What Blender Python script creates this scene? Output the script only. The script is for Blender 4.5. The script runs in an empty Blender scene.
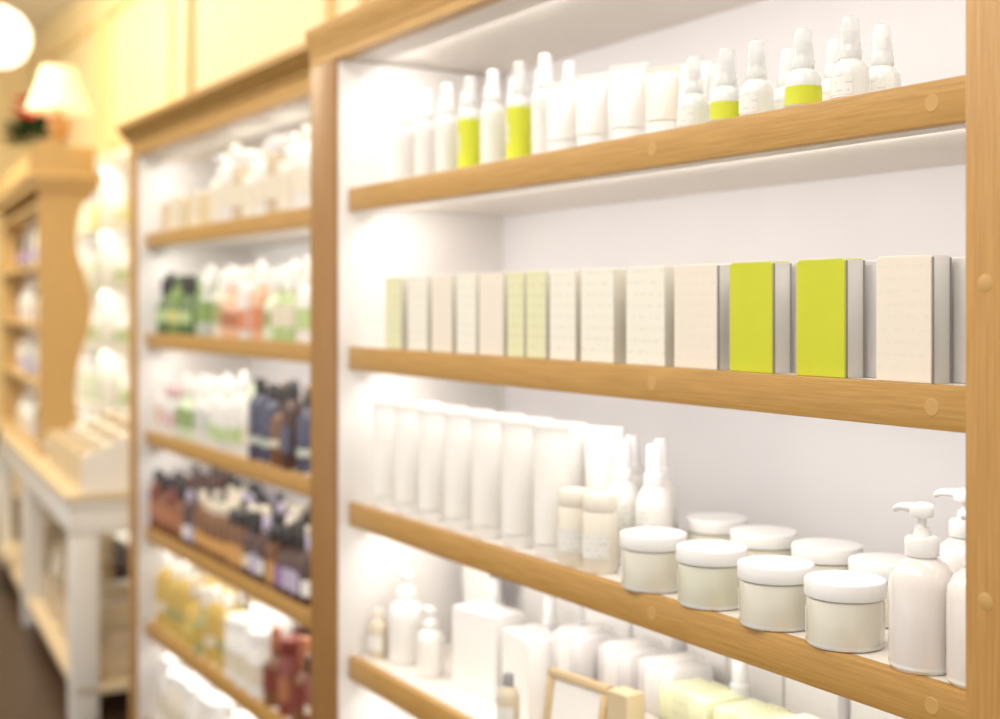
import bpy, bmesh, math, random
from mathutils import Vector, Matrix
random.seed(7)
sc=bpy.context.scene
COL=sc.collection
try:
    sc.view_settings.view_transform='Standard'
    sc.view_settings.look='None'
except Exception: pass

# ------------------------------------------------------------------ materials
MC={}
def base(name):
    m=bpy.data.materials.new(name); m.use_nodes=True
    nt=m.node_tree; b=nt.nodes['Principled BSDF']
    return m,nt,b
def plain(name,c,rough=.45,var=.03,alpha=1.0,emis=0,metal=0,coat=0,bump=0):
    if name in MC: return MC[name]
    m,nt,b=base(name)
    n=nt.nodes.new('ShaderNodeTexNoise'); n.inputs['Scale'].default_value=9
    tc=nt.nodes.new('ShaderNodeTexCoord'); nt.links.new(tc.outputs['Object'],n.inputs['Vector'])
    r=nt.nodes.new('ShaderNodeValToRGB')
    r.color_ramp.elements[0].color=(*[max(0,x*(1-var)) for x in c],1)
    r.color_ramp.elements[1].color=(*[min(1,x*(1+var)) for x in c],1)
    r.color_ramp.elements[0].position=.3; r.color_ramp.elements[1].position=.7
    nt.links.new(n.outputs['Fac'],r.inputs['Fac']); nt.links.new(r.outputs['Color'],b.inputs['Base Color'])
    b.inputs['Roughness'].default_value=rough; b.inputs['Metallic'].default_value=metal
    b.inputs['Alpha'].default_value=alpha
    if coat: b.inputs['Coat Weight'].default_value=coat
    if emis:
        nt.links.new(r.outputs['Color'],b.inputs['Emission Color']); b.inputs['Emission Strength'].default_value=emis
    if bump:
        bp=nt.nodes.new('ShaderNodeBump'); bp.inputs['Strength'].default_value=bump; bp.inputs['Distance'].default_value=.01
        nt.links.new(n.outputs['Fac'],bp.inputs['Height']); nt.links.new(bp.outputs['Normal'],b.inputs['Normal'])
    MC[name]=m; return m
def wood(name,c1,c2,axis,rough=.42,fine=1.0):
    if name in MC: return MC[name]
    m,nt,b=base(name)
    tc=nt.nodes.new('ShaderNodeTexCoord'); mp=nt.nodes.new('ShaderNodeMapping')
    s=[150*fine]*3; s[axis]=6
    mp.inputs['Scale'].default_value=s
    nt.links.new(tc.outputs['Object'],mp.inputs['Vector'])
    n=nt.nodes.new('ShaderNodeTexNoise'); n.inputs['Scale'].default_value=1.6; n.inputs['Detail'].default_value=6; n.inputs['Roughness'].default_value=.7
    nt.links.new(mp.outputs['Vector'],n.inputs['Vector'])
    r=nt.nodes.new('ShaderNodeValToRGB')
    r.color_ramp.elements[0].color=(*c1,1); r.color_ramp.elements[1].color=(*c2,1)
    r.color_ramp.elements[0].position=.32; r.color_ramp.elements[1].position=.66
    nt.links.new(n.outputs['Fac'],r.inputs['Fac']); nt.links.new(r.outputs['Color'],b.inputs['Base Color'])
    b.inputs['Roughness'].default_value=rough
    bp=nt.nodes.new('ShaderNodeBump'); bp.inputs['Strength'].default_value=.08; bp.inputs['Distance'].default_value=.002
    nt.links.new(n.outputs['Fac'],bp.inputs['Height']); nt.links.new(bp.outputs['Normal'],b.inputs['Normal'])
    MC[name]=m; return m
def printed(name,c,ink,lines=90,amt=.5):
    if name in MC: return MC[name]
    m,nt,b=base(name); N=nt.nodes; L=nt.links
    tc=N.new('ShaderNodeTexCoord'); sp=N.new('ShaderNodeSeparateXYZ'); L.new(tc.outputs['Object'],sp.inputs[0])
    mu=N.new('ShaderNodeMath'); mu.operation='MULTIPLY'; mu.inputs[1].default_value=lines; L.new(sp.outputs['Z'],mu.inputs[0])
    fr=N.new('ShaderNodeMath'); fr.operation='FRACT'; L.new(mu.outputs[0],fr.inputs[0])
    lt=N.new('ShaderNodeMath'); lt.operation='LESS_THAN'; lt.inputs[1].default_value=.3; L.new(fr.outputs[0],lt.inputs[0])
    mp=N.new('ShaderNodeMapping'); mp.inputs['Scale'].default_value=(160,160,lines); L.new(tc.outputs['Object'],mp.inputs[0])
    no=N.new('ShaderNodeTexNoise'); no.inputs['Scale'].default_value=1; L.new(mp.outputs[0],no.inputs['Vector'])
    gt=N.new('ShaderNodeMath'); gt.operation='GREATER_THAN'; gt.inputs[1].default_value=.52; L.new(no.outputs['Fac'],gt.inputs[0])
    m2=N.new('ShaderNodeMath'); m2.operation='MULTIPLY'; L.new(lt.outputs[0],m2.inputs[0]); L.new(gt.outputs[0],m2.inputs[1])
    m3=N.new('ShaderNodeMath'); m3.operation='MULTIPLY'; m3.inputs[1].default_value=amt; L.new(m2.outputs[0],m3.inputs[0])
    mx=N.new('ShaderNodeMix'); mx.data_type='RGBA'; mx.inputs[6].default_value=(*c,1); mx.inputs[7].default_value=(*ink,1)
    L.new(m3.outputs[0],mx.inputs[0]); L.new(mx.outputs[2],b.inputs['Base Color']); b.inputs['Roughness'].default_value=.5
    MC[name]=m; return m

OAK1=(.39,.205,.045); OAK2=(.53,.305,.085)
WH=wood('oak_horizontal',OAK1,OAK2,0)
WV=wood('oak_vertical',(.38,.195,.045),(.50,.275,.080),2)
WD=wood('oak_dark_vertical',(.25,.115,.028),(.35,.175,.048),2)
WCAP=plain('oak_plug',(.52,.31,.10),.5,.06)
PANEL=plain('white_laminate',(.83,.80,.77),.5,.012)
BACK=plain('white_back_laminate',(.85,.83,.84),.6,.01)
BOARD=plain('shelf_laminate',(.74,.69,.63),.45,.015)
WHITE=plain('white_plastic',(.80,.775,.735),.3,.01)
LIDW=plain('white_lid_plastic',(.83,.82,.80),.28,.01)
CREAM=plain('cream_plastic',(.77,.72,.62),.35,.015)
PEARL=plain('pearl_lotion',(.80,.75,.71),.22,.015,coat=.6)
YEL=plain('lime_yellow_liquid',(.62,.66,.03),.3,.06)
YELC=plain('lime_yellow_card',(.54,.57,.015),.45,.04)
CLEAR=plain('clear_plastic',(.80,.81,.80),.1,.01,alpha=.5,coat=.5)
FROST=plain('frosted_plastic',(.74,.74,.70),.25,.01,coat=.4)
JARG=plain('frosted_jar_cream',(.65,.64,.52),.2,.05,coat=.6)
JARG2=plain('pale_jar_cream',(.71,.68,.58),.2,.05,coat=.6)
SILV=plain('silver_card',(.74,.72,.69),.3,.04,metal=.35)
SDK=plain('dark_card_edge',(.26,.25,.24),.4)
GREYP=plain('grey_plastic',(.3,.3,.31),.4)
GOLD=plain('gold_card',(.66,.54,.34),.4,.06,metal=.1)
LAB=printed('white_printed_label',(.78,.77,.73),(.4,.4,.37),110,.4)
LABC=printed('cream_printed_card',(.76,.69,.59),(.5,.45,.4),70,.10)
LABW=printed('white_printed_card',(.78,.75,.66),(.45,.45,.35),60,.22)
LABG=printed('plain_white_card',(.82,.79,.75),(.6,.6,.55),60,.1)
LABY=printed('pale_lime_printed_card',(.70,.69,.45),(.5,.52,.25),60,.4)
SOAP=plain('pale_lime_wrap',(.78,.78,.50),.35,.03,coat=.3)
PACKW=plain('translucent_pack',(.84,.81,.79),.2,.02,alpha=.8,coat=.5)

# ------------------------------------------------------------------ mesh helpers
def finish(bm,name,mats,smooth=True,ang=.6):
    me=bpy.data.meshes.new(name); bmesh.ops.recalc_face_normals(bm,faces=bm.faces[:])
    bm.to_mesh(me); bm.free()
    for m in mats: me.materials.append(m)
    if smooth:
        me.shade_smooth()
        me.set_sharp_from_angle(angle=ang)
    return me
def bm_box(bm,x0,x1,y0,y1,z0,z1,bev=0.0,mi=0,mat=None):
    r=bmesh.ops.create_cube(bm,size=1)
    vs=r['verts']
    for v in vs:
        v.co=Vector(((x0+x1)/2+v.co.x*(x1-x0),(y0+y1)/2+v.co.y*(y1-y0),(z0+z1)/2+v.co.z*(z1-z0)))
    fs={f for v in vs for f in v.link_faces}
    for f in fs: f.material_index=mi
    if bev:
        es=list({e for v in vs for e in v.link_edges})
        r2=bmesh.ops.bevel(bm,geom=es,offset=bev,segments=2,profile=.5,affect='EDGES')
        vs=list({v for f in r2['faces'] for v in f.verts}|{v for v in vs if v.is_valid})
    if mat is not None:
        for v in vs: v.co=mat@v.co
    return vs
def box_mesh(name,x0,x1,y0,y1,z0,z1,mat,bev=.002):
    bm=bmesh.new(); bm_box(bm,x0,x1,y0,y1,z0,z1,bev)
    return finish(bm,name,[mat])
def bm_lathe(bm,prof,seg=28,a0=0,a1=2*math.pi,mi=0,cx=0,cy=0):
    full=abs(a1-a0-2*math.pi)<1e-6
    n=seg if full else seg+1
    rings=[]
    for (r,z) in prof:
        if r<1e-6: rings.append([bm.verts.new((cx,cy,z))])
        else: rings.append([bm.verts.new((cx+r*math.cos(a0+(a1-a0)*i/seg),cy+r*math.sin(a0+(a1-a0)*i/seg),z)) for i in range(n)])
    for a,b in zip(rings,rings[1:]):
        for i in range(seg):
            j=(i+1)%n
            if len(a)==1 and len(b)==1: continue
            if len(a)==1: f=bm.faces.new((a[0],b[i],b[j]))
            elif len(b)==1: f=bm.faces.new((a[i],a[j],b[0]))
            else: f=bm.faces.new((a[i],a[j],b[j],b[i]))
            f.material_index=mi
def lathe(name,prof,mat,seg=28,a0=0,a1=2*math.pi):
    bm=bmesh.new(); bm_lathe(bm,prof,seg,a0,a1); return finish(bm,name,[mat])
def tube_path(name,pts,r,mat,seg=10):
    bm=bmesh.new(); rs=[]
    P=[Vector(p) for p in pts]
    for i,p in enumerate(P):
        d=(P[min(i+1,len(P)-1)]-P[max(i-1,0)]).normalized()
        s=d.cross(Vector((0,1,0)));
        if s.length<1e-3: s=Vector((1,0,0))
        s.normalize(); u=s.cross(d)
        rs.append([bm.verts.new(p+r*(math.cos(2*math.pi*k/seg)*s+math.sin(2*math.pi*k/seg)*u)) for k in range(seg)])
    for a,b in zip(rs,rs[1:]):
        for k in range(seg): bm.faces.new((a[k],a[(k+1)%seg],b[(k+1)%seg],b[k]))
    bm.faces.new(rs[0]); bm.faces.new(rs[-1])
    return finish(bm,name,[mat])
def ob(name,me,parent=None,loc=(0,0,0),label=None):
    o=bpy.data.objects.new(name,me); COL.objects.link(o)
    o.location=loc
    if parent is not None: o.parent=parent
    if label: o['label']=label
    return o
def root(name,loc,label,cat,group=None,rot=0,me=None,scale=1):
    o=bpy.data.objects.new(name,me); COL.objects.link(o); o.location=loc; o.rotation_euler=(0,0,rot)
    if scale!=1: o.scale=(scale,)*3
    if me is None: o.empty_display_size=.05
    o['label']=label; o['category']=cat
    if group: o['group']=group
    return o
YC=1.13
def place(kind,t,d,z,label,group=None,rot=0,scale=1,cat=None):
    name,c,parts=kind
    r=root(name,(-t,d-YC,z),label,cat or c,group,rot,scale=scale)
    for pn,me,pl in parts: ob(pn,me,r,label=pl)
    return r

# ------------------------------------------------------------------ product kinds
KC={}
def k_tallspray(fill=WHITE):
    key=('ts',fill.name)
    if key in KC: return KC[key]
    body=lathe('tall_body',[(0,0),(.0205,0),(.0225,.003),(.0225,.098),(.0215,.106),(.016,.114),(.0125,.118),(.0125,.121),(0,.121)],FROST if fill!=WHITE else WHITE)
    noz=lathe('tall_nozzle',[(0,.1212),(.0125,.1212),(.0125,.131),(.0075,.133),(.0065,.148),(.0055,.162),(0,.162)],WHITE)
    cap=lathe('tall_cap',[(.0145,.121),(.0145,.131),(.0132,.135),(.0112,.168),(.0105,.174),(.008,.177),(0,.177)],CLEAR if fill!=WHITE else LIDW)
    parts=[('bottle_body',body,None),('spray_nozzle',noz,None),('overcap',cap,None)]
    if fill!=WHITE:
        parts.append(('liquid_fill',lathe('tall_fill',[(.0229,.006),(.0229,.092),(.0222,.101)],fill),'lime yellow liquid'))
        parts.append(('label_band',lathe('tall_label2',[(.0232,.035),(.0232,.07)],LABY,10,math.radians(-125),math.radians(-80)),None))
    else: parts.append(('label_band',lathe('tall_label',[(.0229,.03),(.0229,.085)],LAB,14,math.radians(-150),math.radians(-30)),None))
    KC[key]=('spray_bottle','bottle',parts); return KC[key]
def k_smallspray(fill=None):
    key=('ss',fill.name if fill else '')
    if key in KC: return KC[key]
    body=lathe('sm_body',[(0,0),(.020,0),(.0225,.003),(.0225,.030),(.0215,.038),(.0165,.046),(.0125,.049),(.0125,.0545),(0,.0545)],FROST,36)
    parts=[('bottle_body',body,None)]
    if fill: parts.append(('liquid_fill',lathe('sm_fill',[(.0230,.004),(.0230,.027)],fill,36),'lime yellow liquid'))
    else: parts.append(('label_band',lathe('sm_lab',[(.0229,.006),(.0229,.029)],LAB,16,math.radians(-140),math.radians(-40)),None))
    parts.append(('spray_nozzle',lathe('sm_noz',[(0,.0546),(.0105,.0546),(.0108,.055),(.0108,.060),(.006,.062),(.006,.070),(.0085,.0715),(.0085,.084),(.007,.086),(0,.086)],LIDW,24),None))
    parts.append(('overcap',lathe('sm_cap',[(.0142,.0505),(.0142,.059),(.0132,.062),(.0118,.080),(.0108,.0950),(.0095,.0990),(.006,.1010),(0,.1010)],CLEAR,28),'clear plastic overcap'))
    KC[key]=('spray_bottle','bottle',parts); return KC[key]
def tube_mesh(name,h,r,w,mat,z0):
    bm=bmesh.new(); seg=28; K=9; rings=[]
    for k in range(K+1):
        f=k/K; z=z0+(h-z0)*f
        a=r+(w/2-r)*f; b=r*(1-f)**.6+.0012
        rings.append([bm.verts.new((a*math.cos(2*math.pi*i/seg),b*math.sin(2*math.pi*i/seg),z)) for i in range(seg)])
    for zz,bb in ((h+.001,.0014),(h+.009,.0014)):
        rings.append([bm.verts.new((w/2*max(-1,min(1,1.15*math.cos(2*math.pi*i/seg))),bb*math.sin(2*math.pi*i/seg),zz)) for i in range(seg)])
    for a,b in zip(rings,rings[1:]):
        for i in range(seg): bm.faces.new((a[i],a[(i+1)%seg],b[(i+1)%seg],b[i]))
    bm.faces.new(rings[0]); bm.faces.new(rings[-1])
    return finish(bm,name,[mat])
def k_tube(h,r,w,mat=WHITE):
    kk=('tube',h,r,w,mat.name)
    if kk in KC: return KC[kk]
    body=tube_mesh('tube_body_%d'%int(h*1000),h-.009,r,w,mat,.024)
    cap=lathe('tube_cap_%d'%int(h*1000),[(0,0),(r*.93,0),(r*.96,.002),(r*.98,.022),(r*.9,.024),(0,.024)],LIDW)
    KC[kk]=('lotion_tube','tube',[('tube_body',body,None),('screw_cap',cap,None)]); return KC[kk]
def k_carton(w,dp,h,front,side,edges=False):
    kk=('c',w,dp,h,front.name,side.name,edges)
    if kk in KC: return KC[kk]
    bm=bmesh.new(); bm_box(bm,-w/2,w/2,0,dp,0,h,.0012)
    body=finish(bm,'carton_body',[side])
    bm=bmesh.new(); bm_box(bm,-w/2+.0005,w/2-.0005,-.0012,.0002,.001,h-.001)
    fr=finish(bm,'carton_front',[front],False)
    bm=bmesh.new(); bm_box(bm,-w/2+.002,w/2-.002,.001,dp-.002,h-.0002,h+.0012,.0005)
    bm_box(bm,-w/2+.004,w/2-.004,-.0006,.0012,h-.008,h+.001,.0003)
    fl=finish(bm,'carton_flap',[front],False)
    parts=[('carton_body',body,None),('front_panel',fr,None),('tuck_flap',fl,None)]
    if edges:
        bm=bmesh.new(); bm_box(bm,w/2-.0005,w/2+.0006,.0005,.003,.001,h-.001); bm_box(bm,w/2-.0005,w/2+.0006,dp-.0032,dp-.0006,.001,h-.001)
        parts.append(('side_stripe',finish(bm,'carton_edge',[SDK],False),'dark stripe on silver side'))
    KC[kk]=('carton','box',parts); return KC[kk]
def k_jar(mat):
    kk=('jar',mat.name)
    if kk in KC: return KC[kk]
    R=.0465
    body=lathe('jar_body',[(0,.001),(.041,0),(.0452,.003),(R,.008),(R,.053),(.0455,.058),(.0435,.0595),(.0435,.062),(0,.062)],mat,48)
    lid=lathe('jar_lid',[(.0445,.0605),(.0482,.0605),(.0488,.062),(.0488,.0775),(.0478,.0800),(.0455,.0808),(.042,.0804),(0,.0804)],LIDW,56)
    lab=lathe('jar_label',[(R+.0004,.015),(R+.0004,.047)],LAB,10,math.radians(-155),math.radians(-108))
    base_=lathe('jar_base',[(.0455,.002),(R+.0003,.005),(R+.0003,.007)],FROST,48)
    KC[kk]=('cosmetic_jar','jar',[('jar_body',body,None),('lid',lid,'white screw lid'),('label_sticker',lab,None),('glass_foot',base_,None)]); return KC[kk]
def k_pump(mat=PEARL,capmat=LIDW,labmat=None,seg=36):
    kk=('pump',mat.name,capmat.name,labmat.name if labmat else '')
    if kk in KC: return KC[kk]
    R=.0365
    body=lathe('pump_body',[(0,.002),(.031,0),(.0345,.003),(R,.008),(R,.095),(.035,.106),(.029,.117),(.020,.124),(.0155,.127),(.0155,.133),(0,.133)],mat,seg)
    col=lathe('pump_collar',[(0,.128),(.0185,.128),(.019,.129),(.019,.146),(.017,.149),(.010,.150),(.0085,.155),(.0085,.160),(0,.160)],capmat,seg)
    stem=lathe('pump_stem',[(0,.15),(.0048,.15),(.0048,.174),(0,.174)],capmat,16)
    bm=bmesh.new()
    bm_lathe(bm,[(0,.171),(.0125,.171),(.0135,.173),(.0135,.182),(.011,.186),(.005,.1875),(0,.1875)],24)
    st=[(.004,.0095,.172,.1855),(-.014,.0085,.174,.186),(-.030,.0065,.1745,.184),(-.038,.005,.171,.180)]
    rs=[]
    for x,wy,za,zb in st:
        rs.append([bm.verts.new((x,wy*math.cos(a),(za+zb)/2+(zb-za)/2*math.sin(a))) for a in [math.pi*2*i/12 for i in range(12)]])
    for a,b in zip(rs,rs[1:]):
        for i in range(12): bm.faces.new((a[i],a[(i+1)%12],b[(i+1)%12],b[i]))
    bm.faces.new(rs[0]); bm.faces.new(rs[-1])
    head=finish(bm,'pump_head_mesh',[capmat],ang=.8)
    parts=[('bottle_body',body,None),('pump_collar',col,None),('pump_stem',stem,None),('pump_head',head,None)]
    if mat is PEARL: parts.append(('glass_foot',lathe('pump_foot',[(.0338,.0008),(.0368,.005),(.0368,.009)],FROST,seg),None))
    if labmat: parts.append(('label_band',lathe('pump_label',[(R+.0004,.02),(R+.0004,.09)],labmat,16,math.radians(-160),math.radians(-10)),None))
    KC[kk]=('pump_bottle','bottle',parts); return KC[kk]
def k_round(col,cap,lab,h=.2,r=.032,kind=0,lz=(.2,.5)):
    kk=('r',col.name,cap.name,lab.name,h,r,kind,lz)
    if kk in KC: return KC[kk]
    if kind==0:
        bh=h*.8
        body=lathe('rb',[(0,0),(r*.92,0),(r,.004),(r,bh*.78),(r*.88,bh*.89),(r*.5,bh),(0,bh)],col,20)
        cp=lathe('rc',[(0,bh),(r*.48,bh),(r*.5,bh+.003),(r*.46,h-.003),(r*.4,h),(0,h)],cap,18)
        nm='bottle_cap'
    elif kind==1:
        bh=h*.78
        body=lathe('rb',[(0,0),(r*.92,0),(r,.004),(r,bh*.95),(r*.9,bh),(0,bh)],col,20)
        cp=lathe('rc',[(0,bh),(r*.92,bh),(r*.97,bh+.003),(r*.97,h-.004),(r*.88,h),(0,h)],cap,18)
        nm='bottle_cap'
    elif kind==2:
        bh=h*.68
        body=lathe('rb',[(0,0),(r*.92,0),(r,.004),(r,bh*.8),(r*.8,bh*.91),(r*.5,bh),(0,bh)],col,20)
        cp=lathe('rc',[(0,bh),(r*.56,bh),(r*.58,bh+.004),(r*.56,bh+.015),(r*.46,bh+.018),(r*.42,h-.004),(r*.34,h),(0,h)],cap,18)
        nm='spray_cap'
    elif kind==3:
        bh=h*.62
        body=lathe('rb',[(0,0),(r*.9,0),(r,.005),(r*1.02,bh*.4),(r*.95,bh*.7),(r*.6,bh*.92),(r*.36,bh),(r*.34,bh*1.12),(0,bh*1.12)],col,20)
        cp=lathe('rc',[(0,bh*1.12),(r*.42,bh*1.12),(r*.44,bh*1.14),(r*.42,h-.003),(r*.36,h),(0,h)],cap,18)
        nm='bottle_cap'
    lb=lathe('rl',[(r*1.02+.0006,h*lz[0]),(r*1.02+.0006,h*lz[1])],lab,18,math.radians(-165),math.radians(-5))
    KC[kk]=('toiletry_bottle','bottle',[('bottle_body',body,None),(nm,cp,None),('label_band',lb,None)]); return KC[kk]

# ------------------------------------------------------------------ shelving units
def unit(label,t0,t1,yf,depth,zs,stile_w0,stile_w1,plugs,stile_plugs=(),htop=2.15,hbot=2.06,proj=.045,lmat=WV):
    R=root('shelving_unit',(-(t0+t1)/2,yf,0),label,'shelf')
    xc=(t0+t1)/2
    X=lambda t:-(t)+xc
    xl,xr=X(t1),X(t0)
    def P(n,me,par=R,lab=None):
        return ob(n,me,par,label=lab)
    P('side_panel',box_mesh('side_l',xl-.02,xl,-.022,depth,0.0,hbot-.001,PANEL,.001),lab='white laminate side panel')
    P('side_panel',box_mesh('side_r',xr,xr+.02,-.022,depth,0.0,hbot-.001,PANEL,.001))
    P('back_panel',box_mesh('back',xl-.02,xr+.02,depth,depth+.012,0.0,htop-.03,BACK,0),lab='white back panel')
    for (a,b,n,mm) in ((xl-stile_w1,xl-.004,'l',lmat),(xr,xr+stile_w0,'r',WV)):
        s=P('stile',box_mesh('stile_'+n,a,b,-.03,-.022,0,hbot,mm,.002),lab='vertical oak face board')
        if n=='r':
            for (tt,z) in stile_plugs:
                me=lathe('plug_s',[(0,.0005),(.0085,.0005),(.0093,0),(.0093,-.002)],WCAP,20)
                me.transform(Matrix.Rotation(math.pi/2,4,'X'))
                ob('screw_plug',me,s,(X(tt),-.030,z))
    for z in zs:
        s=P('shelf',box_mesh('board',xl+.0005,xr-.0005,.018,depth-.001,z-.045,z,BOARD,.0008),lab='white-topped shelf board')
        e=ob('front_edge',box_mesh('edge',xl+.0005,xr-.0005,0,.018,z-.0485,z+.0005,WH,.0015),s,label='oak front edge')
        for tt in plugs:
            me=lathe('plug',[(0,.0006),(.0090,.0006),(.0098,0),(.0098,-.003)],WCAP,20)
            me.transform(Matrix.Rotation(math.pi/2,4,'X'))
            ob('screw_plug',me,e,(X(tt),0,z-.024))
    P('top_panel',box_mesh('top',xl,xr,0,depth,hbot+.001,hbot+.02,BOARD,.001))
    q=-.03-proj
    prof=[(-.03,hbot),(0,hbot),(0,htop),(q,htop),(q,htop-.018),(q+proj*.25,htop-.026),(q+proj*.55,htop-.042),(q+proj*.85,htop-.050),(q+proj*.85,htop-.058),(-.03,htop-.058)]
    bm=bmesh.new()
    A=[bm.verts.new((xl-stile_w1-.0,y,z)) for y,z in prof]; B=[bm.verts.new((xr+stile_w0+.0,y,z)) for y,z in prof]
    n=len(prof)
    for i in range(n): bm.faces.new((A[i],A[(i+1)%n],B[(i+1)%n],B[i]))
    bm.faces.new(A); bm.faces.new(B)
    P('cornice',finish(bm,'cornice_m',[WH],ang=.5),lab='oak cornice moulding')
    P('top_cover',box_mesh('cover',xl-stile_w1,xr+stile_w0,0.0,depth+.012,htop-.03,htop,WH,.001))
    P('plinth',box_mesh('plinth',xl+.0005,xr-.0005,.01,.03,0,min(zs)-.05,WH,.002))
    return R
ZA=[1.793,1.463,1.139,.819,.49,.16]
ZB=[1.793,1.455,1.123,.797,.473,.14]
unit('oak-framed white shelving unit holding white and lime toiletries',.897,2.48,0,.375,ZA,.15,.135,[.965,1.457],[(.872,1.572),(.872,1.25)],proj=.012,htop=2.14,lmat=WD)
unit('oak-framed white shelving unit crowded with coloured toiletry bottles',2.72,4.42,.125,.38,ZB,.07,.09,[],htop=2.165)

# ------------------------------------------------------------------ shelf A1
z=ZA[0]
G='tall spray bottles on the upper shelf'
for t,f in ((2.345,WHITE),(2.25,WHITE),(2.165,WHITE),(2.078,YEL),(1.995,WHITE),(1.907,YEL),(1.825,WHITE)):
    if f==YEL: place(k_tallspray(YEL),t,1.19,z,'tall spray bottle filled with lime yellow liquid, clear overcap',G)
    else: place(k_tallspray(),t,1.19,z,'tall white spray bottle with white overcap',G)
for t in (2.33,2.24,2.15,2.06,1.97,1.88): place(k_tallspray(),t-.02,1.265,z,'tall white spray bottle with white overcap',G)
G='white tubes on the upper shelf'
for t in (1.765,1.68,1.585): place(k_tube(.122,.025,.064),t,1.185,z,'white lotion tube standing on its cap',G,rot=.45+random.uniform(-.1,.1))
place(k_tube(.105,.023,.058,CREAM),1.497,1.18,z,'short cream-white tube standing on its cap',G,rot=.4)
for t in (1.72,1.63,1.53): place(k_tube(.122,.025,.064),t,1.262,z,'white lotion tube standing on its cap',G,rot=.4)
G='small spray bottles on the upper shelf'
for t,d,f in ((1.405,1.163,None),(1.333,1.16,YEL),(1.275,1.16,None),(1.188,1.158,YEL),(1.112,1.16,None),(1.425,1.225,None),(1.295,1.235,None),(1.215,1.24,None),(1.122,1.225,None)):
    place(k_smallspray(f),t,d,z,('small clear spray bottle with lime yellow liquid' if f else 'small frosted spray bottle with clear overcap'),G)

# ------------------------------------------------------------------ shelf A2 cartons
z=ZA[1]; G='cartons on the middle shelf'
PSIDE=plain('pale_side_card',(.66,.62,.53),.4,.05)
L=[(2.33,.07,LABY),(2.232,.080,LABW),(2.135,.078,LABC),(2.04,.07,LABW),(1.96,.082,LABC),(1.865,.052,LABY),(1.805,.058,LABY),(1.735,.072,LABW),(1.648,.085,LABW),(1.532,.090,LABW),(1.421,.090,LABC),(1.306,.081,YELC),(1.183,.081,YELC),(1.054,.079,LABC)]
for t,w,m in L:
    side=SILV if t<1.5 else PSIDE
    lab={YELC.name:'lime yellow carton with silver sides',LABY.name:'pale lime and white slim carton',LABC.name:'cream-beige carton with pale sides',LABW.name:'white printed carton with pale sides'}[m.name]
    place(k_carton(w,.032,.141,m,side,t<1.5),t-w/2,1.142,z,lab,G)
for t in (1.32,1.208,1.088,.967):
    place(k_carton(.046,.032,.139,SILV,SILV,True),t-.0,1.180,z,'silver carton standing behind another carton',G)
for t in (1.44,1.55,1.66,1.78,1.9,2.0,2.1,2.2,2.3):
    place(k_carton(.07,.03,.139,PSIDE,PSIDE),t-.03,1.186,z,'pale carton standing behind another carton',G)
place(k_carton(.018,.032,.139,SILV,SILV,True),.925,1.150,z,'slim silver carton beside the oak upright',G)

# ------------------------------------------------------------------ shelf A3
z=ZA[2]; G='tall white tubes on the middle shelf'
T=k_tube(.212,.0285,.070,WHITE)
for i in range(7): place(T,2.39-i*.102,1.172,z,'tall white lotion tube standing on its cap',G,rot=.5+random.uniform(-.08,.08))
for i in range(7): place(T,2.35-i*.102,1.248,z,'tall white lotion tube standing on its cap',G,rot=.5+random.uniform(-.08,.08))
G='white bottles behind the jars'
SB=k_round(WHITE,LIDW,LAB,.195,.028,2)
for t,d in ((1.675,1.24),(1.735,1.305),(1.66,1.305),(1.82,1.32),(1.60,1.245)): place(SB,t,d,z,'slim white bottle with narrow spray cap',G,rot=random.uniform(-.4,.4))
G2='short cylindrical bottles'
for t,d in ((1.70,1.166),(1.635,1.168)): place(k_round(CREAM,CREAM,LAB,.120,.027,1),t,d,z,'short cream bottle with wide cream cap',G2)
G='cosmetic jars on the middle shelf'
for t,d,m in ((1.503,1.168,JARG2),(1.378,1.172,JARG),(1.248,1.168,JARG2),(1.132,1.172,JARG2),(1.562,1.34,JARG),(1.432,1.317,JARG),(1.306,1.318,JARG2),(1.187,1.305,JARG2)):
    place(k_jar(m),t,d,z,'squat frosted jar of pale cream with white screw lid',G,rot=random.uniform(-.25,.1))
G='pump bottles on the middle shelf'
place(k_pump(),1.013,1.17,z,'pearl white lotion bottle with white pump, spout turned aside',G)
place(k_pump(),1.068,1.31,z,'pearl white lotion bottle with white pump at shelf rear',G,rot=.2)
place(k_pump(),.936,1.175,z,'pearl white lotion bottle with white pump beside oak upright',G,rot=-.4)

# ------------------------------------------------------------------ shelf A4
z=ZA[3]
place(k_pump(WHITE,LIDW),2.385,1.215,z,'white pump bottle at end of lower shelf','lower shelf bottles')
place(k_pump(WHITE,LIDW),2.27,1.21,z,'white pump bottle beside white boxes','lower shelf bottles',scale=.72)
AMB=plain('pale_amber_liquid',(.62,.54,.40),.2,.05)
place(k_round(AMB,CREAM,LAB,.10,.022,0),2.44,1.18,z,'small bottle of pale amber liquid with pale cap','lower shelf small bottles')
place(k_round(AMB,GREYP,LAB,.105,.02,0),1.885,1.155,z,'small clear bottle with grey cap','lower shelf small bottles')
def pack(w,dp,h,m1=SOAP,m2=LABY,bev=.008):
    bm=bmesh.new(); bm_box(bm,-w/2,w/2,0,dp,0,h,bev); body=finish(bm,'wrap',[m1])
    bm=bmesh.new(); bm_box(bm,-w*.18,w*.18,-.001,dp+.001,-.0,h+.001,.003); band=finish(bm,'band',[m2])
    return ('wrapped_pack','soap',[('wrapped_body',body,None),('paper_band',band,None)])
G='white boxes on the lower shelf'
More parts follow.
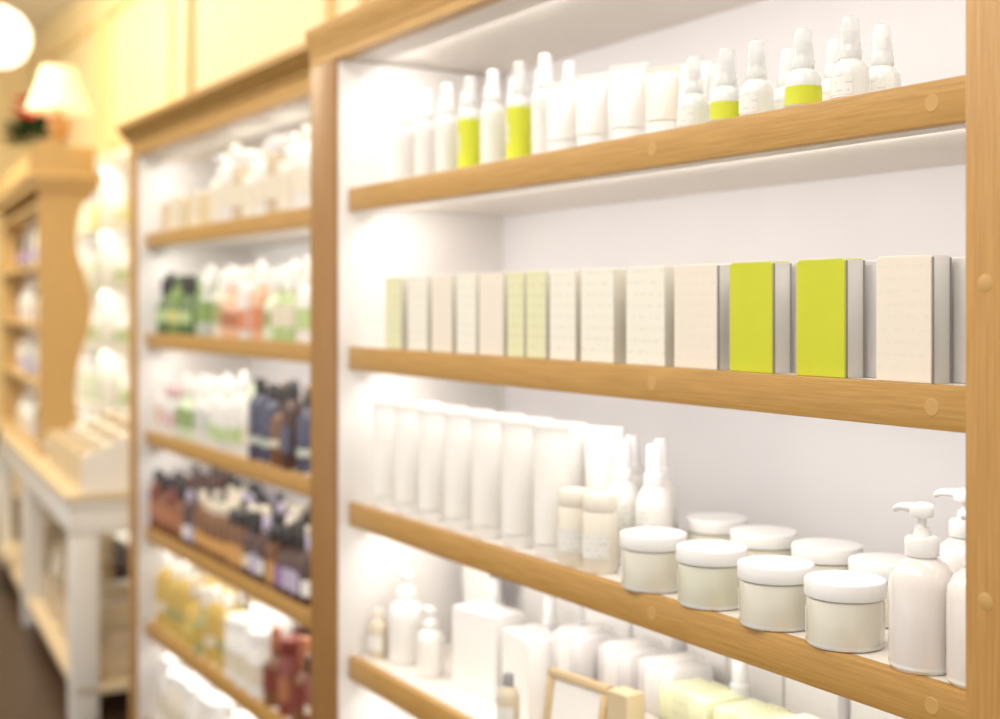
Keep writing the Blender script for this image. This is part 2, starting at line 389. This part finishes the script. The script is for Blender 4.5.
for (t,d,w,h,rt) in ((2.115,1.22,.13,.155,.15),(1.975,1.225,.12,.14,-.15),(2.16,1.40,.10,.18,.1),(2.04,1.38,.11,.20,-.1),(1.91,1.38,.11,.205,.2),(1.79,1.39,.11,.18,0),(1.66,1.40,.12,.21,-.15),(1.54,1.40,.11,.19,.1),(1.42,1.40,.11,.20,0),(1.30,1.41,.10,.20,0)):
    place(k_carton(w,.07,h,LABG,PANEL),t,d,z,'plain white gift box',G,rot=rt)
place(k_carton(.10,.07,.17,LABW,PANEL),1.265,1.215,z,'white carton beside lime wrapped packs',G)
place(k_carton(.045,.035,.14,GOLD,GOLD),1.60,1.175,z,'slim gold carton with label','gold cartons',rot=.1)
G='translucent packs on the lower shelf'
PW=pack(.105,.09,.085,PACKW,LABG,.02)
for t,d,n in ((1.85,1.245,2),(1.735,1.26,2),(1.625,1.26,2)):
    for k in range(n): place(PW,t,d,z+k*.0865,'translucent white soft pack in a stack',G,rot=random.uniform(-.05,.05))
G='small white bottles on the lower shelf'
for t,d,s in ((2.22,1.33,.95),(1.52,1.35,1.0),(2.03,1.335,.95)):
    place(SB,t,d,z,'slim white bottle with narrow spray cap',G,scale=s)
def leaflet(t,d,z,w,h,roll,tilt,lab):
    r=root('leaflet',(-t,d-YC,z),lab,'card',me=None)
    bm=bmesh.new(); bm_box(bm,-w/2,w/2,-.001,.001,0,h,.0004); ob('card_sheet',finish(bm,'leaf',[LABG],False),r)
    bm=bmesh.new(); bm_box(bm,-w/2,w/2,0,.05,0,.0015,.0004); ob('card_foot',finish(bm,'leaf_f',[LABG],False),r)
    r.rotation_euler=(tilt,roll,0)
    return r
leaflet(2.33,1.36,z+.02,.12,.20,-.3,-.1,'white folded leaflet leaning beside boxes')
leaflet(2.27,1.43,z+.02,.12,.20,.25,-.1,'white folded leaflet leaning beside boxes')
def frame(t,d,z,w,h,tilt):
    r=root('picture_frame',(-t,d-YC,z),'small tan wooden frame with white insert on the shelf','frame')
    FW=wood('tan_frame',(.5,.36,.18),(.62,.47,.27),0)
    bm=bmesh.new(); b=.014
    bm_box(bm,-w/2,w/2,-.006,.006,0,b,.002); bm_box(bm,-w/2,w/2,-.006,.006,h-b,h,.002)
    bm_box(bm,-w/2,-w/2+b,-.006,.006,b,h-b,.002); bm_box(bm,w/2-b,w/2,-.006,.006,b,h-b,.002)
    ob('frame_border',finish(bm,'fr',[FW]),r)
    bm=bmesh.new(); bm_box(bm,-w/2+b,w/2-b,-.001,.002,b,h-b); ob('insert_card',finish(bm,'ins',[LABG],False),r)
    bm=bmesh.new(); bm_box(bm,-.015,.015,.006,.009,0,h*.8,mat=Matrix.Rotation(-.3,4,'X')); ob('easel_back',finish(bm,'eas',[FW],False),r)
    r.rotation_euler=(-tilt,0,.15)
frame(1.72,1.17,z+.001,.14,.135,.15)
PK=pack(.115,.08,.052); G='lime wrapped packs on the lower shelf'
for t in (1.505,1.38):
    for k in range(3): place(PK,t,1.22,z+k*.0535,'pale lime wrapped soap pack in a stack',G,rot=random.uniform(-.05,.05))

# ------------------------------------------------------------------ unit B contents
def C(n,c,r=.3): return plain(n,c,r,.05,coat=.3)
GREEN=C('green_bottle',(.22,.33,.08)); LGREEN=C('light_green',(.46,.58,.26)); OLIVE=C('olive',(.36,.36,.15)); DGREEN=C('dk_green_cap',(.10,.16,.05))
ORANGE=C('orange_red',(.66,.24,.11)); SALM=C('salmon',(.76,.46,.30)); TERRA=C('terracotta',(.42,.16,.07)); BROWN=C('amber_brown',(.20,.085,.03))
DARK=C('dark_brown_bottle',(.09,.045,.035)); BLACK=C('black_cap',(.035,.03,.03)); NAVY=C('navy',(.08,.085,.14))
PURP=C('purple',(.30,.18,.38)); MAR=C('maroon',(.22,.045,.03)); AMBER=C('amber',(.58,.40,.09)); TAN=C('tan',(.60,.48,.32)); SAND=C('sand_label',(.74,.66,.52)); YLAB=C('yellow_label',(.68,.58,.18)); PINK=C('pink_label',(.66,.45,.45)); LILAC=C('lilac',(.52,.45,.60)); GREYG=C('grey_green',(.48,.52,.44)); MINT=C('mint',(.66,.74,.54)); OCH=C('ochre_label',(.64,.34,.10))
def row(z,d,ts,choices,group,jit=.003,jd=.008):
    for t in ts:
        kind,lab=random.choice(choices(t))
        place(kind,t+random.uniform(-jit,jit),d+random.uniform(-jd,jd),z,lab,group,rot=random.uniform(-.7,.7),scale=random.uniform(.91,1.03))
def rng(a,b,s):
    o=[];t=a
    while t>=b: o.append(t); t-=s
    return o
g='assorted bottles in the tall unit'
gb=k_carton(.075,.05,.10,GOLD,GOLD); cb=k_carton(.08,.05,.115,SAND,SAND)
K1=[(k_pump(CREAM,LIDW,SAND),'cream pump bottle with sandy label'),(k_round(WHITE,CREAM,SAND,.2,.034,0),'white bottle with cream cap'),(k_round(TAN,WHITE,SAND,.19,.034,1),'tan bottle with wide white cap')]
for i,t in enumerate(rng(4.33,3.86,.1)): place(cb if i%2 else gb,t,1.30,ZB[0],'small gold and sand coloured carton','small cartons in the tall unit',rot=random.uniform(-.2,.2))
for i,t in enumerate(rng(4.30,3.86,.1)): place(cb,t,1.38,ZB[0],'small sand coloured carton','small cartons in the tall unit')
for i,t in enumerate(rng(3.78,3.05,.092)):
    k=K1[i%3]; place(k[0],t,1.31,ZB[0],k[1],g,rot=random.uniform(-.6,.6),scale=random.uniform(1.0,1.15))
for i,t in enumerate(rng(3.83,3.1,.092)):
    k=K1[(i+1)%3]; place(k[0],t,1.405,ZB[0],k[1],g,rot=random.uniform(-.6,.6),scale=random.uniform(1.0,1.18))
def c2(t):
    if t>4.0: return [(k_round(GREEN,DGREEN,YLAB,.205,.031,0,(.2,.4)),'green bottle with yellow label'),(k_round(DGREEN,BLACK,LGREEN,.20,.031,3,(.2,.4)),'dark green bottle with black cap'),(k_round(GREEN,GREEN,GREYG,.19,.03,0,(.2,.35)),'green bottle with grey label')]
    if t>3.75: return [(k_round(GREYG,WHITE,GREEN,.21,.031,3),'grey-green bottle with green label'),(k_round(WHITE,GREYG,LGREEN,.20,.031,0),'white bottle with light green label'),(k_round(SAND,WHITE,OLIVE,.2,.031,2),'sand coloured bottle with olive label')]
    if t>3.36: return [(k_round(SALM,WHITE,ORANGE,.215,.031,2,(.12,.4)),'salmon spray bottle with orange label'),(k_round(WHITE,WHITE,ORANGE,.215,.031,0,(.12,.40)),'white bottle with orange-red label'),(k_round(SALM,WHITE,SAND,.21,.031,3),'salmon bottle with sand label'),(k_round(SALM,WHITE,TERRA,.21,.031,3,(.15,.36)),'salmon bottle with terracotta label')]
    return [(k_round(WHITE,WHITE,LGREEN,.22,.031,2,(.15,.4)),'white bottle with light green label'),(k_round(LGREEN,WHITE,SAND,.21,.031,3),'light green bottle with sand label'),(k_round(MINT,WHITE,OLIVE,.21,.031,3,(.2,.4)),'mint bottle with olive label')]
row(ZB[1],1.295,rng(4.33,3.05,.082),c2,g); row(ZB[1],1.385,rng(4.29,3.1,.082),c2,g)
def c3(t):
    if t>4.14: return [(k_round(WHITE,PINK,PINK,.16,.03,1),'small white bottle with pink label'),(k_round(WHITE,WHITE,SALM,.17,.028,0),'small white bottle with salmon label')]
    if t>3.50: return [(k_round(WHITE,WHITE,LGREEN,.21,.033,0,(.15,.35)),'white bottle with light green label'),(k_round(WHITE,WHITE,GREYG,.22,.033,2),'white spray bottle with grey-green label'),(k_round(MINT,WHITE,GREEN,.2,.033,3),'mint bottle with green label'),(k_round(WHITE,MINT,SAND,.19,.033,0),'white bottle with sand label')]
    return [(k_round(DARK,BLACK,NAVY,.225,.034,0),'dark bottle with navy label'),(k_round(DARK,BROWN,MAR,.22,.034,3),'dark brown bottle with brown cap'),(k_round(NAVY,BLACK,GREYG,.22,.034,0,(.2,.3)),'navy bottle with grey label'),(k_round(BROWN,BLACK,SAND,.225,.034,2,(.25,.33)),'brown bottle with slim sand label')]
row(ZB[2],1.295,rng(4.33,3.05,.082),c3,g); row(ZB[2],1.385,rng(4.30,3.1,.082),c3,g)
def c4(t):
    if t>4.05: return [(k_round(MAR,BLACK,TERRA,.205,.026,0),'maroon bottle with black cap'),(k_round(BROWN,BLACK,TERRA,.20,.026,3),'brown bottle with terracotta label'),(k_round(TERRA,DARK,SAND,.20,.026,2,(.2,.33)),'terracotta bottle with sand label')]
    return [(k_round(DARK,BLACK,PURP,.18,.026,3,(.12,.42)),'dark bottle with purple label'),(k_round(DARK,SAND,TAN,.185,.026,0,(.15,.38)),'dark bottle with tan label'),(k_round(BROWN,SAND,OCH,.18,.026,0,(.15,.38)),'brown bottle with ochre label'),(k_round(DARK,BLACK,LILAC,.19,.026,3,(.12,.4)),'dark bottle with lilac label'),(k_round(DARK,LILAC,WHITE,.18,.026,0,(.15,.38)),'dark bottle with white label'),(k_round(DARK,BLACK,SAND,.185,.026,2,(.15,.35)),'dark bottle with sand label'),(k_round(BROWN,BLACK,OCH,.17,.026,1,(.12,.45)),'brown bottle with orange label')]
for k,d in enumerate((1.28,1.338,1.396,1.454)): row(ZB[3],d,rng(4.36-.025*k,3.02,.060),c4,g,jit=.001,jd=.001)
def c5(t):
    if t>3.72: return [(k_round(AMBER,WHITE,SAND,.24,.036,0,(.22,.36)),'amber bottle with sand label'),(k_round(AMBER,SAND,YLAB,.23,.036,3,(.2,.35)),'amber bottle with yellow label'),(k_round(YLAB,WHITE,OLIVE,.23,.036,3,(.2,.35)),'yellow bottle with olive label'),(k_round(AMBER,CREAM,OLIVE,.24,.036,0,(.25,.38)),'amber bottle with olive label'),(k_round(OLIVE,WHITE,AMBER,.22,.036,3,(.2,.4)),'olive bottle with amber label')]
    if t>3.40: return [(k_round(WHITE,LIDW,SAND,.19,.045,1,(.2,.5)),'white tub bottle with wide white lid')]
    return [(k_round(MAR,MAR,TERRA,.22,.038,1),'maroon bottle with wide cap'),(k_round(BROWN,TERRA,MAR,.22,.036,3),'brown bottle with terracotta cap'),(k_round(MAR,DARK,SAND,.2,.038,1,(.3,.4)),'maroon bottle with slim sand label')]
row(ZB[4],1.30,rng(4.32,3.02,.100),c5,g,jit=.001,jd=.003); row(ZB[4],1.405,rng(4.28,3.1,.100),c5,g,jit=.001,jd=.003)
def c6(t): return [(k_round(WHITE,LIDW,SAND,.23,.042,1),'white bottle with wide white cap'),(k_round(CREAM,LIDW,SAND,.22,.042,1),'cream bottle with wide white cap'),(k_round(WHITE,WHITE,MINT,.24,.038,0),'white bottle with mint label')]
row(ZB[5],1.31,rng(4.30,3.4,.1),c6,g,jit=.003)

# ------------------------------------------------------------------ far display table + hutch
RZ=math.radians(-5.2); OX,OY=-4.92,-.01
TZ=.851
def LW(lx,ly,z):
    c,s=math.cos(RZ),math.sin(RZ)
    return (OX+lx*c-ly*s, OY+lx*s+ly*c, z)
PAINT=plain('ivory_paint',(.84,.81,.76),.45,.02)
TOPW=wood('pale_table_top',(.62,.48,.29),(.75,.62,.42),0,.35)
HW=wood('golden_hutch_wood',(.52,.33,.12),(.62,.43,.19),2,.4)
tb=root('display_table',LW(0,0,0),'ivory painted display table with wooden top and lower shelf','table',rot=RZ)
LT=3.35; DT=.43
ob('table_top',box_mesh('tt',-LT,0.02,-.02,DT,.825,.85,TOPW,.004),tb,label='pale wooden top')
ob('top_moulding',box_mesh('tm',-LT,0.012,-.012,DT,.795,.825,PAINT,.006),tb)
bm=bmesh.new()
bm_box(bm,-LT+.02,0,0,.025,.70,.795,.002); bm_box(bm,-.025,0,.025,DT-.02,.70,.795,.002)
bm_box(bm,-LT+.02,0,DT-.025,DT,.70,.795,.002)
ob('apron',finish(bm,'apr',[PAINT]),tb)
LM=box_mesh('leg',-.05,.05,-.05,.05,0,.795,PAINT,.004)
for lx in (-.055,-1.7,-LT+.08):
    for ly in (.055,DT-.06): ob('leg',LM,tb,(lx,ly,0))
ob('lower_shelf',box_mesh('ls',-LT+.03,-.005,.02,DT-.02,.10,.13,TOPW,.003),tb,label='low wooden shelf')
hx=-1.375; hy=.045; hl=1.9; HH=1.24
ht=root('display_hutch',LW(hx,hy,TZ),'golden wooden hutch with scalloped end panel standing on a table','cabinet',rot=RZ)
def wavy(x0,x1):
    bm=bmesh.new(); pts=[(0,0),(0,HH)]
    N=36
    for i in range(N+1):
        zz=HH-HH*i/N
        yy=.205+.035*math.sin(zz*9.2+1.6)+ (.03 if zz>1.19 else 0)-.05*max(0,1-zz/.35)
        pts.append((yy,zz))
    A=[bm.verts.new((x0,y,z)) for y,z in pts]; B=[bm.verts.new((x1,y,z)) for y,z in pts]; n=len(pts)
    for i in range(n): bm.faces.new((A[i],A[(i+1)%n],B[(i+1)%n],B[i]))
    bm.faces.new(A); bm.faces.new(B)
    return finish(bm,'wavy',[HW],ang=.5)
ob('end_panel',wavy(-.03,0),ht,label='scalloped wooden end panel'); ob('end_panel',wavy(-hl,-hl+.03),ht)
HZ=[.02,.33,.61,.89,1.18]
for zz in HZ: ob('shelf',box_mesh('hs',-hl+.03,-.03,.0,.13,zz-.02,zz+.005,HW,.002),ht)
ob('back_panel',box_mesh('hb',-hl+.03,-.03,.13,.138,0,HH,PANEL,0),ht)
bm=bmesh.new(); bm_box(bm,-hl-.03,.03,-.04,.27,HH,HH+.04,.006); bm_box(bm,-hl-.05,.05,-.06,.29,HH+.04,HH+.07,.01)
ob('cornice',finish(bm,'hc',[HW]),ht)
bm=bmesh.new(); pts=[(-.05,HH+.07)]
for i in range(17):
    f=i/16; pts.append((-.05+.33*f,HH+.085+.15*(0.5+0.5*math.cos(min(1,abs(f-.3)/.62)*math.pi))))
pts.append((.28,HH+.07))
A=[bm.verts.new((-.03,y,z)) for y,z in pts]; B=[bm.verts.new((.03,y,z)) for y,z in pts]; n=len(pts)
for i in range(n): bm.faces.new((A[i],A[(i+1)%n],B[(i+1)%n],B[i]))
bm.faces.new(A); bm.faces.new(B); ob('pediment',finish(bm,'ped',[HW]),ht)
HT=HH+.21
ob('top_board',box_mesh('htb',-hl,-.03,-.0,.26,HH+.07,HT,HW,.004),ht)
def LP(kind,lx,ly,z,lab,group,rot=0,scale=1):
    name,c,parts=kind; r=root(name,LW(lx,ly,z),lab,c,group,RZ+rot,scale=scale)
    for pn,me,pl in parts: ob(pn,me,r,label=pl)
    return r
ch=[(k_round(DARK,BLACK,PURP,.16,.034,1),'dark jar with purple label'),(k_round(WHITE,WHITE,LILAC,.16,.034,1),'white bottle with lilac label'),(k_round(WHITE,WHITE,SAND,.17,.034,0),'white bottle with sand label'),(k_round(NAVY,BLACK,LILAC,.15,.034,0),'navy bottle with lilac label')]
for k,zz in enumerate(HZ[:4]):
    for i in range(12):
        c=ch[[2,1,2,0][k]] if random.random()<.6 else random.choice(ch)
        LP(c[0],hx-.1-i*.1,hy+.06,TZ+zz+.006,c[1],'bottles in the wooden hutch')
BK=plain('wicker',(.66,.54,.38),.7,.2,bump=.6)
def tray(w,dp,h,mat,name='display_tray'):
    bm=bmesh.new(); t=.008
    bm_box(bm,-w/2,w/2,-dp/2,dp/2,0,t,.002)
    bm_box(bm,-w/2,w/2,-dp/2,-dp/2+t,t,h,.002); bm_box(bm,-w/2,w/2,dp/2-t,dp/2,t,h,.002)
    bm_box(bm,-w/2,-w/2+t,-dp/2+t,dp/2-t,t,h,.002); bm_box(bm,w/2-t,w/2,-dp/2+t,dp/2-t,t,h,.002)
    return (name,'tray',[('tray_body',finish(bm,'tray',[mat]),None)])
BSK=tray(.26,.24,.16,BK,'storage_basket')
# raised crate with a slanted cream end cheek
def crate(end):
    bm=bmesh.new(); bm_box(bm,-.16,.16,-.15,.15,0,.012,.002)
    for x in (-.16,.148): bm_box(bm,x,x+.012,-.15,.15,.012,.14,.002)
    bm_box(bm,-.148,.148,-.15,-.138,.012,.14,.002); bm_box(bm,-.148,.148,.138,.15,.012,.14,.002); bm_box(bm,-.148,.148,-.138,.138,.095,.103,.0)
    parts=[('crate_body',finish(bm,'crate',[TOPW]),None)]
    if end:
        bm=bmesh.new()
        pts=[(-.155,.0),(.155,.0),(.155,.25),(.10,.245),(-.155,.13)]
        A=[bm.verts.new((.1605,y,z)) for y,z in pts]; B=[bm.verts.new((.174,y,z)) for y,z in pts]
        for i in range(5): bm.faces.new((A[i],A[(i+1)%5],B[(i+1)%5],B[i]))
        bm.faces.new(A); bm.faces.new(B)
        parts.append(('slanted_end',finish(bm,'cheek',[PAINT],False),'ivory painted slanted end board'))
    return ('display_crate','tray',parts)
soapm=box_mesh('sp',-.035,.035,-.025,.025,0,.03,CREAM,.006)
soapt=box_mesh('spt',-.035,.035,-.025,.025,0,.03,TAN,.006)
bandm=box_mesh('spb',-.008,.008,-.0256,.0256,-.0,.0308,SAND,.001)
for q,lx in enumerate((-.19,-.56,-.93)):
    LP(crate(q==0),lx,.2,TZ,'pale wooden crate displaying small wrapped soaps','display crates')
    for k in range(4):
        for i in range(3):
            for j in range(4):
                if k>=1 and j<k: continue
                tan=(i*3+j+k)%3==0
                LP(('wrapped_soap','soap',[('wrapped_body',soapt if tan else soapm,None),('paper_band',bandm,None)]),lx-.09+i*.09,.2-.1+j*.066,TZ+.1035+k*.0315,('small tan wrapped soap in a crate' if tan else 'small cream wrapped soap in a crate'),'wrapped soaps')
bowl=lathe('bowl',[(0,.0),(.04,0),(.045,.008),(.09,.05),(.1,.075),(.096,.075),(.085,.05),(.04,.012),(0,.01)],FROST)
LP(('glass_bowl','bowl',[('bowl_body',bowl,None)]),-1.22,.13,TZ,'frosted glass bowl on the table',None)
for i in range(5):
    lx=-.27-i*.50-(.12 if i>=3 else 0)
    LP(BSK,lx,.2,.131,'wicker storage basket on a low shelf','wicker baskets')
    LP(k_carton(.10,.16,.30,TAN if i%2 else SAND,TAN),lx-.055,.12,.142,'tan goods box standing in a wicker basket','goods boxes')
    LP(k_carton(.09,.14,.25,CREAM,TAN),lx+.055,.12,.142,'cream goods box standing in a wicker basket','goods boxes')
for i,lx in enumerate((-.52,-.97,-1.48,-2.15)):
    LP(k_round(TAN if i%2 else CREAM,SAND,WHITE,.25,.05,1),lx,.16,.131,'wide cream canister on a low shelf','canisters on the low shelf')
SHADE=plain('glowing_shade',(1,.82,.55),.6,.02,emis=.42)
BULB=plain('glowing_globe',(1,.93,.80),.5,.01,emis=1.8)
BRZ=plain('bronze_ceramic',(.50,.28,.10),.35,.1)
r=root('table_lamp',LW(hx-.24,hy+.12,TZ+HT+.001),'bronze table lamp with glowing cream shade on the hutch','lamp',scale=.95)
ob('lamp_base',lathe('lb',[(0,0),(.07,0),(.07,.012),(.03,.03),(.022,.05),(.05,.08),(.062,.12),(.045,.16),(.02,.185),(.012,.2),(0,.2)],BRZ),r,label='bronze lamp base')
ob('lamp_stem',lathe('lst',[(0,.2),(.006,.2),(.006,.42),(0,.42)],BRZ,12),r)
bm=bmesh.new(); bm_lathe(bm,[(.16,.20),(.150,.23),(.11,.33),(.085,.42),(.083,.42),(.107,.33),(.147,.23),(.157,.20)],32)
ob('lamp_shade',finish(bm,'lsh',[SHADE]),r,label='glowing cream shade')
px,py,_=LW(hx-1.5,.0,0)
r=root('pendant_lamp',(px,py,0),'glowing white glass pendant lamp','lamp')
ob('lamp_globe',lathe('pg',[(0,2.90),(.07,2.91),(.13,2.95),(.17,3.03),(.165,3.12),(.12,3.19),(.05,3.23),(0,3.23)],BULB,32),r,label='glowing glass globe')
ob('pendant_cord',lathe('pc',[(0,3.23),(.008,3.23),(.008,3.69),(0,3.69)],BRZ,10),r)
RED=plain('red_bract',(.55,.03,.02),.5,.1); LEAF=plain('dark_leaf',(.03,.08,.025),.5,.2)
def leafmesh(name,mat,L,W,n,z0,spread):
    bm=bmesh.new()
    for i in range(n):
        a=i*2.399; el=random.uniform(*spread); zz=z0+random.uniform(-.04,.04)
        M=Matrix.Translation((0,0,zz))@Matrix.Rotation(a,4,'Z')@Matrix.Rotation(-el,4,'Y')
        pr=[(.02,0),(.3*L,.45*W),(.6*L,.5*W),(L,0),(.6*L,-.5*W),(.3*L,-.45*W)]
        vs=[bm.verts.new(M@Vector((x+.02,y,-.02*(x/L)**2))) for x,y in pr]; mid=bm.verts.new(M@Vector((.45*L,0,-.012)))
        for k in range(6): bm.faces.new((vs[k],vs[(k+1)%6],mid))
    return finish(bm,name,[mat])
r=root('potted_poinsettia',LW(hx-1.15,hy+.12,TZ+HT+.001),'potted red poinsettia with dark green leaves on the hutch','plant')
ob('pot',lathe('pot',[(0,0),(.05,0),(.065,.06),(.07,.06),(.07,.08),(.06,.08),(.055,.06),(0,.06)],BRZ),r)
ob('foliage',leafmesh('fol',LEAF,.20,.11,40,.18,(-.1,.6)),r); ob('bracts',leafmesh('brc',RED,.15,.08,26,.28,(-.1,.9)),r)
CV=plain('beige_canvas',(.62,.52,.42),.8,.08,bump=.3)
r=root('tote_stand_in',LW(-2.60,-.10,0),'beige canvas tote bag with dark handles, stand-in for a likely person in a beige coat','bag',rot=RZ)  # bag shape added in place of a likely figure in a beige coat
bm=bmesh.new()
S=[(.10,.14,.05),(.14,.17,.07),(.3,.18,.07),(.5,.165,.05),(.6,.16,.03)]
rs=[]
for zz,a,b in S: rs.append([bm.verts.new((a*math.copysign(abs(math.cos(q))**.5,math.cos(q)),b*math.copysign(abs(math.sin(q))**.7,math.sin(q)),zz)) for q in [2*math.pi*i/24 for i in range(24)]])
for a,b in zip(rs,rs[1:]):
    for i in range(24): bm.faces.new((a[i],a[(i+1)%24],b[(i+1)%24],b[i]))
bm.faces.new(rs[0]); ob('bag_body',finish(bm,'bag',[CV],ang=1.2),r)
ob('handle',tube_path('hdl',[(-.1,0,.56),(-.08,.02,.7),(0,.07,.87),(.08,.02,.7),(.1,0,.56)],.014,BLACK),r,label='dark strap handle')

# alcove bookcase
r=root('wall_bookcase',(-7.75,.80,0),'white lit wall bookcase stocked with pale green goods','shelf')
bm=bmesh.new(); w=.95
for x in (-w,0,w-.03): bm_box(bm,x,x+.03,0,.22,0,2.35,.002)
ob('carcass',finish(bm,'bcs',[PANEL]),r)
ob('back_panel',box_mesh('bbk',-w,w,.22,.235,0,2.35,PANEL,0),r)
ob('bookcase_top',box_mesh('btp',-w-.03,w+.03,-.03,.24,2.351,2.40,PAINT,.004),r)
DZ=[.25,.6,.95,1.3,1.65,2.0]
for zz in DZ:
    ob('shelf',box_mesh('bsh1',-w+.031,-.001,.005,.219,zz-.025,zz,PAINT,.002),r); ob('shelf',box_mesh('bsh2',.031,w-.031,.005,.219,zz-.025,zz,PAINT,.002),r)
pk=[(k_round(WHITE,WHITE,LGREEN,.21,.035,0),'white bottle with light green label'),(k_round(MINT,WHITE,WHITE,.2,.036,1),'mint bottle with white label'),(k_carton(.09,.06,.17,YLAB,SAND),'small yellow and sand carton'),(k_carton(.09,.06,.15,MINT,PANEL),'mint green carton on bookcase shelf')]
for zz in DZ[1:]:
    for i in range(14):
        x=-8.6+i*.12
        if abs(x+7.735)<.07: continue
        c=random.choice(pk); place(c[0],-x,.90+YC,zz,c[1],'pale goods in the wall bookcase')

# ------------------------------------------------------------------ room
def struct(name,me,loc=(0,0,0)):
    o=ob(name,me,None,loc); o['kind']='structure'; o['label']=name.replace('_',' ')+' of the shop'; return o
WALL=plain('cream_yellow_wall',(.86,.70,.40),.6,.02)
TRIM=plain('ochre_trim',(.80,.60,.28),.5,.03)
CEIL=plain('ceiling_paint',(.9,.87,.80),.7,.01)
FLOORM=wood('dark_floor',(.035,.018,.010),(.08,.04,.022),0,.35,.15)
H=3.70
struct('floor',box_mesh('floor_m',-11,2.2,-4,1.2,-.05,0,FLOORM,0))
struct('ceiling',box_mesh('ceil_m',-11,2.2,-4,1.2,H,H+.05,CEIL,0))
struct('wall_back',box_mesh('wb',-5.35,2.2,.53,1.2,0,H,WALL,0))
struct('wall_alcove',box_mesh('wa',-11,-5.35,1.05,1.2,0,H,WALL,0))
struct('wall_left',box_mesh('wl',-11.1,-11,-4,1.2,0,H,WALL,0))
def panel_frame(n,x0,x1,y,z0,z1,b=.05):
    bm=bmesh.new()
    for a in ((x0,x1,z0,z0+b),(x0,x1,z1-b,z1),(x0,x0+b,z0+b,z1-b),(x1-b,x1,z0+b,z1-b)):
        bm_box(bm,a[0],a[1],y-.025,y,a[2],a[3],.006)
    struct('trim_%d'%n,finish(bm,'pf',[TRIM]))
panel_frame(1,-5.2,-3.75,.53,2.35,3.45); panel_frame(2,-3.55,-2.1,.53,2.35,3.45); panel_frame(3,-1.9,-.4,.53,2.35,3.45)
panel_frame(4,-6.9,-5.5,1.05,2.55,3.45); panel_frame(5,-8.5,-7.1,1.05,2.55,3.45); panel_frame(6,-10.2,-8.7,1.05,2.55,3.45)

# ------------------------------------------------------------------ lights
w=bpy.data.worlds.new('world'); sc.world=w; w.use_nodes=True
w.node_tree.nodes['Background'].inputs[0].default_value=(1,.955,.90,1); w.node_tree.nodes['Background'].inputs[1].default_value=1.08
def area(name,loc,target,sx,sy,e,c=(1,.95,.88)):
    l=bpy.data.lights.new(name,'AREA'); l.shape='RECTANGLE'; l.size=sx; l.size_y=sy; l.energy=e; l.color=c
    o=bpy.data.objects.new(name,l); COL.objects.link(o); o.location=loc
    dv=Vector(target)-Vector(loc); o.rotation_euler=dv.to_track_quat('-Z','Y').to_euler(); return o
area('aisle_light',(-2.2,-1.6,3.55),(-2.2,.2,1.2),5,1.2,125)
area('alcove_light',(-7.2,-.6,3.5),(-7.2,.6,1.2),3,1,120,(1,.88,.66))
for z0 in [2.058]+[q-.047 for q in ZA[:4]]:
    area('shelf_strip_light',(-1.69,.06,z0-.004),(-1.69,.22,z0-.3),1.5,.03,1.9,(1,.96,.93))
    area('bay_spot_light',(-2.34,.10,z0-.004),(-2.50,.12,z0-.2),.06,.06,.22,(1,.95,.88))
for z0 in [2.058]+[q-.047 for q in ZB[:5]]:
    area('shelf_strip_light',(-3.57,.19,z0-.004),(-3.57,.33,z0-.3),1.6,.03,2.3,(1,.95,.88))
for z0 in [2.345]+[q-.027 for q in DZ[1:]]:
    area('bookcase_fill_light',(-7.75,.82,z0-.004),(-7.75,.95,z0-.3),1.8,.03,3.2,(1,.97,.86))  # added fill strips that brighten the dark bookcase, not known shop fittings

# ------------------------------------------------------------------ camera
cam=bpy.data.cameras.new('camera'); co=bpy.data.objects.new('camera',cam); COL.objects.link(co)
co.location=(0,-1.13,1.55)
co.rotation_euler=Vector((-.856,.517,0)).to_track_quat('-Z','Y').to_euler()
cam.sensor_width=36; cam.lens=36*1300/1000; cam.shift_y=-.0545
cam.clip_start=.02
cam.dof.use_dof=True; cam.dof.focus_distance=1.52; cam.dof.aperture_fstop=2.2
sc.camera=co
